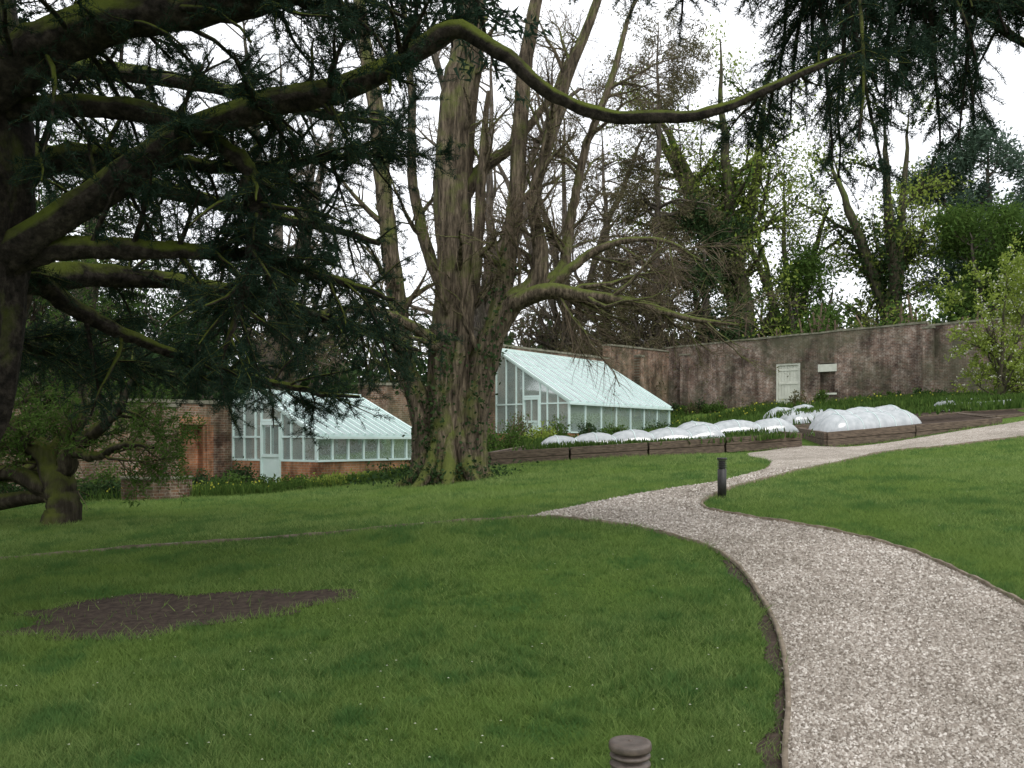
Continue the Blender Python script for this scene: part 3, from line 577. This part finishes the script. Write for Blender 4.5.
group('redwood_tree',[tb.make('trunk_and_limbs',M_bark_big),tw.make('twigs',M_twig),leaves('buds',b3[0],5000,.06,.03,M_olive,.02),leaves('base_ivy',np.stack([np.c_[bx+rng.normal(size=60)*1.0,by+rng.normal(size=60)*.7-.3,np.full(60,bz)],np.c_[bx+rng.normal(size=60)*.9,by+rng.normal(size=60)*.5-.3,np.full(60,bz+.35)]],1),2200,.09,.06,M_dark,.1),
 leaves('stem_ivy',np.stack([SP[1][2:12]+(0,-.2,0),SP[2][1:11]+(0,-.25,0),SP[10][1:11]+(-.25,-.15,0)]),2200,.10,.08,M_dark,.17,0)])
print('main',time.time()-T0)
# ------------------------------------------------------------------ cedar
def G(pts): return [(x,y,g+EYE,r) for x,y,g,r in pts]
trunk=[(-5.95,8.3,-2,.95),(-5.85,8.2,-.8,.75),(-5.5,8.2,.4,.8),(-5.4,8.2,1.6,.82),(-5.35,8.2,3,.8),(-5.3,8,5,.6),(-5.4,7.8,8,.35),(-5.4,7.8,12,.1)]
limbs=[
 [(-5.6,8.3,1.2,.27),(-4.54,8.3,1.84,.17),(-3.8,8.3,2.35,.145),(-3.02,8.2,2.82,.13),(-2.27,8.1,3.06,.115),(-1.62,8,3.18,.105),(-.98,7.9,3.42,.09),(-.49,7.8,3.66,.08),(-.1,7.6,3.36,.065),(.275,7.5,3.04,.057),(.64,7.4,2.82,.052),(1.08,7.3,2.75,.048),(1.52,7.3,2.8,.042),(2.04,7.4,3.0,.035),(2.7,7.6,3.35,.028),(3.3,7.8,3.5,.015)],
 [(-5.6,8.1,2.3,.4),(-4.6,8,3.15,.25),(-3.5,8,3.68,.18),(-2.3,8,3.88,.14),(-1.4,8,4.2,.11),(-.3,8.1,4.7,.09),(1.2,8.2,4.9,.06),(2.5,8.4,4.8,.03)],
 [(-5.5,8,4,.35),(-3,7.8,4.9,.24),(0,7.6,5.1,.17),(1.8,7.8,4.75,.13),(3,8,4.4,.09),(4.0,8.3,4.1,.06),(5.0,8.6,3.7,.03)],
 [(-5.5,8.4,1.3,.22),(-4.4,8.4,1.75,.12),(-3.2,8.6,1.8,.085),(-2.4,9,1.88,.065),(-1.7,9.3,1.74,.045),(-1.15,9.5,1.55,.02)],
 [(-4.6,8.2,3.0,.12),(-3.6,8.5,3.1,.1),(-2.8,8.5,2.85,.085),(-2.45,8.5,2.5,.075),(-2.42,8.5,1.9,.06),(-2.5,8.5,1.35,.045),(-2.62,8.5,.9,.02)],
 [(-5.5,8.6,1.9,.22),(-4.6,9.0,2.8,.12),(-3.7,9.2,2.9,.09),(-2.8,9.5,2.9,.06),(-2,9.9,3.1,.04),(-1.3,10.2,3.2,.02)],
 [(-5.7,8.6,1.5,.26),(-5.2,11,2.0,.14),(-3.7,12.3,2.0,.1),(-2.4,13,1.7,.07),(-1.3,13.3,1.35,.03)],
 [(-5.8,8.6,2.5,.3),(-5.8,11,3.4,.16),(-4.6,13,3.5,.11),(-3.4,14,3.4,.08),(-2.2,14.5,3.2,.04)],
 [(-5.9,8.8,1,.25),(-6.4,11,1.2,.13),(-6.4,13,1.1,.08),(-5.4,14.5,.9,.04)],
 [(-5.2,8.5,2.2,.2),(-4.6,9.5,1.4,.09),(-3.8,10.2,1.0,.06),(-2.8,10.8,.75,.04),(-2.0,11.3,.6,.02)],
 [(-5.6,8.6,3.5,.25),(-5.5,10.5,4.4,.14),(-4.4,12.2,4.9,.1),(-3.0,13.5,5.0,.07),(-1.8,14,5.0,.03)],
]
shade_canopy=[  # overhead limbs out of frame, added to shade the foreground lawn
 [(-5.5,8,4.5,.35),(-3.5,5,5,.25),(-1,2,5,.18),(1.5,-1,4.6,.1),(3,-3,4.2,.05)],
 [(-5.5,8,5,.35),(-5,4,5.4,.25),(-4,0,5.4,.18),(-3,-4,5,.1)],
 [(-5.5,8,5.5,.3),(-2.5,6,5.6,.2),(.3,4.5,5.5,.12),(2.6,3.2,5.2,.06)],
 [(-5.6,8,5.5,.3),(-8,5,5.6,.2),(-9.5,1,5.4,.1)],
 [(-5.4,8,6,.3),(-3,9.5,6.2,.2),(-1,11,6.3,.12),(.6,12,6.2,.05)],
 [(-5.6,8.2,5,.3),(-8,10.5,5.2,.2),(-10,13,5,.1)],
]
tb=Tubes(); c=catmull(G(trunk),40); tb.add(c[:,:3],c[:,3],28,.08)
CP=[];CR=[];OP=[];OR=[]
for i,l in enumerate(limbs):
    c=catmull(G(l),73); c[1:,:3]+=np.cumsum(rng.normal(size=(72,3))*.008,axis=0); c[:,3]*=1+.05*rng.normal(size=73); tb.add(c[:,:3],np.maximum(c[:,3],.01),18,.12); CP.append(c[::6,:3]);CR.append(np.maximum(c[::6,3],.01))
for l in shade_canopy:
    c=catmull(G(l),13); tb.add(c[:,:3],c[:,3],8); OP.append(c[:,:3]);OR.append(c[:,3])
CP=np.stack(CP);CR=np.stack(CR);OP=np.stack(OP);OR=np.stack(OR)
def spray(P,R,n1,L1,n2,L2,trop1,trop2,t0=.25,flat=.35):
    a=kids(P,R,n1,L1,1.1,trop1,.12,8,.5,t0,1,.03,.3,flat); b=kids(*a,n2,L2,.9,trop2,.13,6,.6,.08,1,.007,.4,.4)
    tb.add(*a,5); tb.add(*b,3); return a,b
A1=spray(CP[[3,4,5,6,8,9]],CR[[3,4,5,6,8,9]],210,1.2,2300,.5,-.05,-.05)
A2=spray(CP[[1,5,7,10]],CR[[1,5,7,10]],150,1.4,1500,.5,-.06,-.06,.15)
A3=spray(CP[[2]],CR[[2]],42,1.3,560,.5,-.09,-.10,.45)
A3b=spray(CP[[2]][:,6:12],CR[[2]][:,6:12],40,2.3,1000,.55,-.24,-.16,.2,1)
A4=spray(CP[[0]][:,:6],CR[[0]][:,:6],26,1.1,260,.45,-.06,-.08,.1)
A5=spray(CP[[0]][:,-3:],CR[[0]][:,-3:],12,.9,140,.4,-.02,-.06,.1)
A6=spray(CP[[1]][:,5:],CR[[1]][:,5:],26,1.0,300,.5,-.05,-.08,.0)
ca=kids(OP,OR,130,2.4,1.0,0,.12,7,.5,.15,1,.05,.3,.3); tb.add(*ca,4); cb_=kids(*ca,800,1.1,.8,-.02,.12,5,.6,.1,1,.012,.4,.3); tb.add(*cb_,3)
fine=np.vstack([x[1][0] for x in (A1,A2,A3,A3b,A4,A5,A6)])
f1=leaves('needles',fine,560000,.056,.008,M_cedar,.013,.5,0,.15,True)
f2=leaves('shade_canopy_needles',cb_[0],24000,.18,.045,M_cedar,.06,.5,0,.1,True)  # coarse needles on the added overhead limbs, there to cast shade
group('cedar_tree',[tb.make('trunk_and_limbs',M_bark_cedar),f1,f2])
print('cedar',time.time()-T0)
# ------------------------------------------------------------------ generic trees
def tree(name,x,y,h,r,crown0,n1,L1,n2,L2,n3,L3,nleaf,ll,lw,mat,bark,lean=(0,0),trop1=.05,trop3=-.03,forks=3,ivy=0,ivymat=None,spread=.1,ang=.8,twigr=.012,z=None):
    z=h1(x,y) if z is None else z
    tb=Tubes(); P=[];R=[]
    for f in range(forks):
        a=random.uniform(0,6.28) if f else 0; o=(0 if f==0 else .16*h); s=crown0*h
        pts=[(x,y,z-.3,r*1.15),(x,y,z+.06*h,r),(x+lean[0]*.3,y+lean[1]*.3,z+s*(.9 if f else 1),r*(.85 if f==0 else .5)),(x+lean[0]*.6+math.cos(a)*o*.6,y+lean[1]*.6+math.sin(a)*o*.6,z+s+(h-s)*.35,r*.5),(x+lean[0]*.9+math.cos(a)*o*1.2,y+lean[1]*.9+math.sin(a)*o*1.2,z+s+(h-s)*.7,r*.27),(x+lean[0]+math.cos(a)*o*1.5,y+lean[1]+math.sin(a)*o*1.5,z+h*(1 if f==0 else random.uniform(.8,.97)),r*.05)]
        c=catmull(pts,25); c[3:,:3]+=np.cumsum(rng.normal(size=(22,3))*.012*h*.3,axis=0); tb.add(c[:,:3],np.maximum(c[:,3],.02),10,.06); P.append(c[::2,:3]);R.append(np.maximum(c[::2,3],.02))
    P=np.stack(P);R=np.stack(R)
    t0=crown0*.8
    a=kids(P,R,n1,L1,ang,trop1,.13,8,.55,t0,.98,9,.15); b=kids(*a,n2,L2,.8,.0,.15,6,.6,.15,1); c3=kids(*b,n3,L3,.7,trop3,.15,4,.7,.1,1,twigr,.5)
    tb.add(*a,6);tb.add(*b,4)
    t2=Tubes(); t2.add(*c3,3); ch=[tb.make('trunk_and_limbs',bark),t2.make('twigs',M_twig if bark is not M_bark_ivy else M_bark_ivy)]
    if nleaf: ch.append(leaves('foliage',c3[0],nleaf,ll,lw,mat,spread,.2))
    if ivy:
        ch.append(leaves('ivy',P[:, :9],ivy,.26,.2,ivymat or M_dark,r*.6,0)); ch.append(leaves('ivy_on_limbs',a[0],ivy//2,.26,.2,ivymat or M_dark,.18,0))
    return group(name,ch)
tree('ash_tree',16.2,62,25,.8,.3,26,7,180,3.5,1500,1.8,8500,.27,.15,M_lime,M_bark_ivy,(-2,0),.03,-.08,4,7500,M_green,.35,twigr=.03)
tree('ash_tree',27,64,20,.7,.3,24,6,160,3.2,1300,1.6,7000,.27,.15,M_lime,M_bark_ivy,(1,0),.04,-.08,4,6000,M_dark,.35,twigr=.03)
tree('ash_tree',22,72,19,.5,.3,22,6,150,3,1200,1.6,4500,.27,.15,M_green,M_bark_ivy,(0,0),.04,-.06,4,3000,M_dark,.35,twigr=.03)
tree('pine_tree',37,70,21,.6,.3,40,4.5,240,2,1200,1.2,36000,.45,.12,M_blue,M_bark_bare,(0,0),.02,0,2,0,None,.35,1.1)
tree('pine_tree',44,74,18,.6,.2,40,5,240,2,1200,1.2,26000,.45,.12,M_blue,M_bark_bare,(0,0),.02,0,2,0,None,.4,1.1)
tree('pine_tree',33,62,12,.5,.1,40,3.5,240,2,1200,1.2,28000,.4,.12,M_green,M_bark_bare,(0,0),.02,0,2,0,None,.35,1.1)
tree('larch_tree',9.8,59,25,.5,.12,110,5.5,700,2.2,5200,1.3,42000,.32,.07,M_larch,M_bark_bare,(0,0),-.07,-.16,1,0,None,.14,1.3,twigr=.018)
tree('larch_tree',6.5,62,20,.5,.12,90,5,500,2.2,3000,1.3,24000,.32,.07,M_larch,M_bark_bare,(0,0),-.07,-.16,1,0,None,.14,1.3,twigr=.018)
tree('yew_tree',13,60,12,.4,.12,36,4,200,1.8,800,1.0,24000,.34,.12,M_dark,M_bark_bare,(0,0),.02,0,3,0,None,.35,1)
tree('yew_tree',21,66,10,.4,.12,36,4,200,1.8,800,1.0,18000,.34,.14,M_green,M_bark_bare,(0,0),.02,0,3,0,None,.35,1)
tree('oak_tree',-2,58,27,.6,.25,40,7,260,3,2000,1.8,0,.2,.1,M_olive,M_bark_bare,(0,0),.04,0,4,0,None,twigr=.02)
tree('oak_tree',-14,54,24,.6,.25,40,7,260,3,2000,1.8,0,.2,.1,M_olive,M_bark_bare,(0,0),.04,0,4,0,None,twigr=.02)
tree('oak_tree',4,66,24,.5,.25,40,7,260,3,1800,1.8,2500,.3,.1,M_olive,M_bark_bare,(0,0),.04,0,4,0,None,twigr=.02)
tree('oak_tree',-24,50,18,.5,.25,40,6,260,3,1800,1.6,4000,.3,.15,M_green,M_bark_bare,(0,0),.04,0,4,800,M_dark,.3,twigr=.02)
tree('yew_tree',-20,38,9,.4,.15,36,3.5,200,1.5,800,.9,22000,.26,.09,M_dark,M_bark_bare,(0,0),.02,0,3,0,None,.3,1)
tree('yew_tree',-15,43,8,.4,.15,36,3.5,200,1.5,800,.9,18000,.26,.09,M_dark,M_bark_bare,(0,0),.02,0,3,0,None,.3,1)
tree('yew_tree',-27,33,8,.4,.15,36,3.5,200,1.5,800,.9,18000,.26,.09,M_dark,M_bark_bare,(0,0),.02,0,3,0,None,.3,1)
for (x,y,r,h,mt) in [(17,57,3,4.8,M_lime),(23,56,3.5,5.5,M_olive),(28,54,3,5.5,M_green),(33,52,3.5,6.5,M_lime),(12,60,2.5,5.5,M_green),(38,54,3,7.5,M_green),(20,60,3,6.5,M_green),(26,60,3,6.5,M_lime),(31,58,3,7,M_green),(15,60,3,6.5,M_dark),(22,50,2,6.2,M_green),(28,46,2,6.4,M_dark),(18.5,53,2,5.9,M_green)]:
    shrub('hedgerow_bush',x,y,r,h,6000,.24,.14,mt)
pts=np.array([(x,95+12*math.sin(x*.05)+random.uniform(-8,8)) for x in np.linspace(-140,150,90)])
hz=H(pts[:,0],pts[:,1]); m=len(pts)
P0=np.repeat(np.c_[pts,hz],14,0)+np.c_[rng.normal(size=(m*14,2))*3,np.zeros(m*14)]; P1=P0+np.c_[rng.normal(size=(m*14,2))*3,rng.uniform(4,12,m*14)]
PP=np.stack([P0,(P0+P1)/2,P1],1); tbb=Tubes(); tbb.add(PP,np.full((len(PP),3),.1),3)
group('distant_trees',[tbb.make('branches',M_bark_bare),leaves('foliage',PP,60000,1.1,.7,M_dark,.9,.2)])
def blossom(x,y,h,n):
    g=tree('blossom_tree',x,y,h,.12,.18,34,2.4,200,1.2,1000,.5,n,.12,.08,M_lime,M_bark_ivy,(.2,0),.0,-.03,4,0,None,.06,twigr=.008)
    tw_=[o for o in g.children if o.name.startswith('twigs')][0]; co_=np.empty(len(tw_.data.vertices)*3,dtype=np.float32); tw_.data.vertices.foreach_get('co',co_); q=co_.reshape(-1,3); q=q[rng.integers(0,len(q),700)]
    o=leaves('blossom',np.stack([q,q+.05],1),1500,.08,.08,M_white,.04); o.parent=g
blossom(19.0,35.0,5.2,9500); blossom(22.0,37.5,4.8,6500)
# gnarled old yew on the left, trunk leaning and splitting low down
def old_yew(x,y,stems_,nleaf,mat):
    z=h1(x,y); tb=Tubes(); P=[];R=[]
    for s in stems_:
        c=catmull([(x+a,y+b,z+h,r) for a,b,h,r in s],37); c[4:,:3]+=np.cumsum(rng.normal(size=(33,3))*.016,axis=0); tb.add(c[:,:3],np.maximum(c[:,3],.012),16,.14); P.append(c[::3,:3]);R.append(np.maximum(c[::3,3],.012))
    P=np.stack(P);R=np.stack(R)
    a=kids(P,R,46,1.5,.9,.01,.2,8,.5,.35,1,.04,.2); b=kids(*a,300,.8,.8,-.02,.18,6,.6,.15,1,.012); c3=kids(*b,1300,.4,.7,-.05,.15,4,.7,.1,1,.006,.5)
    tb.add(*a,6);tb.add(*b,4); t2=Tubes(); t2.add(*c3,3)
    return group('yew_tree',[tb.make('trunk_and_limbs',M_bark_moss),t2.make('twigs',M_twig),leaves('foliage',c3[0],nleaf,.10,.025,mat,.04,.2)])
old_yew(-8.1,16,[
 [(.1,0,-.3,.42),(.05,0,.25,.29),(-.05,0,.7,.26),(-.25,0,1.15,.2),(-.75,-.1,1.6,.15),(-1.2,-.1,2.3,.1),(-1.5,0,3.3,.05)],
 [(0,0,.4,.22),(.1,0,.95,.19),(.3,-.1,1.35,.15),(.75,-.2,1.6,.11),(1.2,-.3,2.0,.08),(1.5,-.3,2.7,.04)],
 [(-.05,0,.7,.2),(-.1,.1,1.3,.16),(.1,.2,1.9,.13),(0,.3,2.7,.1),(.25,.3,3.6,.06),(.2,.3,4.5,.03)],
 [(0,0,.55,.18),(-.5,-.2,.85,.15),(-1.1,-.3,.9,.12),(-1.7,-.4,1.2,.08),(-2.3,-.4,1.5,.04)],
 [(.3,-.1,1.3,.1),(.9,-.4,1.25,.08),(1.5,-.6,1.4,.05),(2.0,-.7,1.35,.03)],
],20000,M_green)
tree('yew_tree',-10.8,18,6.5,.3,.3,28,2.8,190,1.3,1000,.7,17000,.13,.03,M_dark,M_bark_moss,(.9,0),.0,-.06,4,0,None,.07,1.0,twigr=.01)
c=catmull([(-10.6,16.3,h1(-10.6,16.3)+.35,.17),(-9.4,16.1,h1(-9.4,16.1)+.42,.16),(-8.6,16,h1(-8.6,16)+.5,.13),(-8.1,16,h1(-8.1,16)+.5,.08)],20)
t_=Tubes(); t_.add(c[:,:3],c[:,3],12,.08); t_.make('mossy_low_limb',M_bark_moss)
print('trees',time.time()-T0)
# ------------------------------------------------------------------ world, sun, camera
w=bpy.data.worlds.new('World'); sc.world=w; w.use_nodes=True; nt=w.node_tree; nt.nodes.clear()
out=nt.nodes.new('ShaderNodeOutputWorld'); bg=nt.nodes.new('ShaderNodeBackground'); bg.inputs['Strength'].default_value=.15
sky=nt.nodes.new('ShaderNodeTexSky'); sky.sky_type='NISHITA'; sky.sun_disc=False; sky.sun_elevation=math.radians(50); sky.sun_rotation=math.radians(150)
tc=N(nt,'ShaderNodeTexCoord'); mp=N(nt,'ShaderNodeMapping'); mp.inputs['Scale'].default_value=(1,1,3); lk(nt,tc.outputs['Generated'],mp.inputs[0])
nf=noise(nt,mp.outputs[0],2.2,6,.6)
cloud=ramp(nt,nf,[(.3,(8.8,9.1,9.6)),(.7,(11,11,11.1))])
lk(nt,mixc(nt,sky.outputs[0],cloud,.9),bg.inputs['Color']); lk(nt,bg.outputs[0],out.inputs[0])
sl=bpy.data.lights.new('sun','SUN'); sl.energy=1.5; sl.angle=math.radians(25); sl.color=(1,.97,.92); so=bpy.data.objects.new('sun',sl); sc.collection.objects.link(so)
so.rotation_euler=(math.radians(40),0,math.radians(30))
cam=bpy.data.cameras.new('camera'); cam.lens=31.64; cam.sensor_width=36; cam.shift_y=.0547; cam.clip_end=800; cam.clip_start=.05
co=bpy.data.objects.new('camera',cam); sc.collection.objects.link(co); co.location=(0,0,EYE); co.rotation_euler=(math.radians(90),0,0); sc.camera=co
sc.view_settings.view_transform='Standard'; sc.view_settings.look='None'; sc.view_settings.exposure=0
print('done',time.time()-T0)
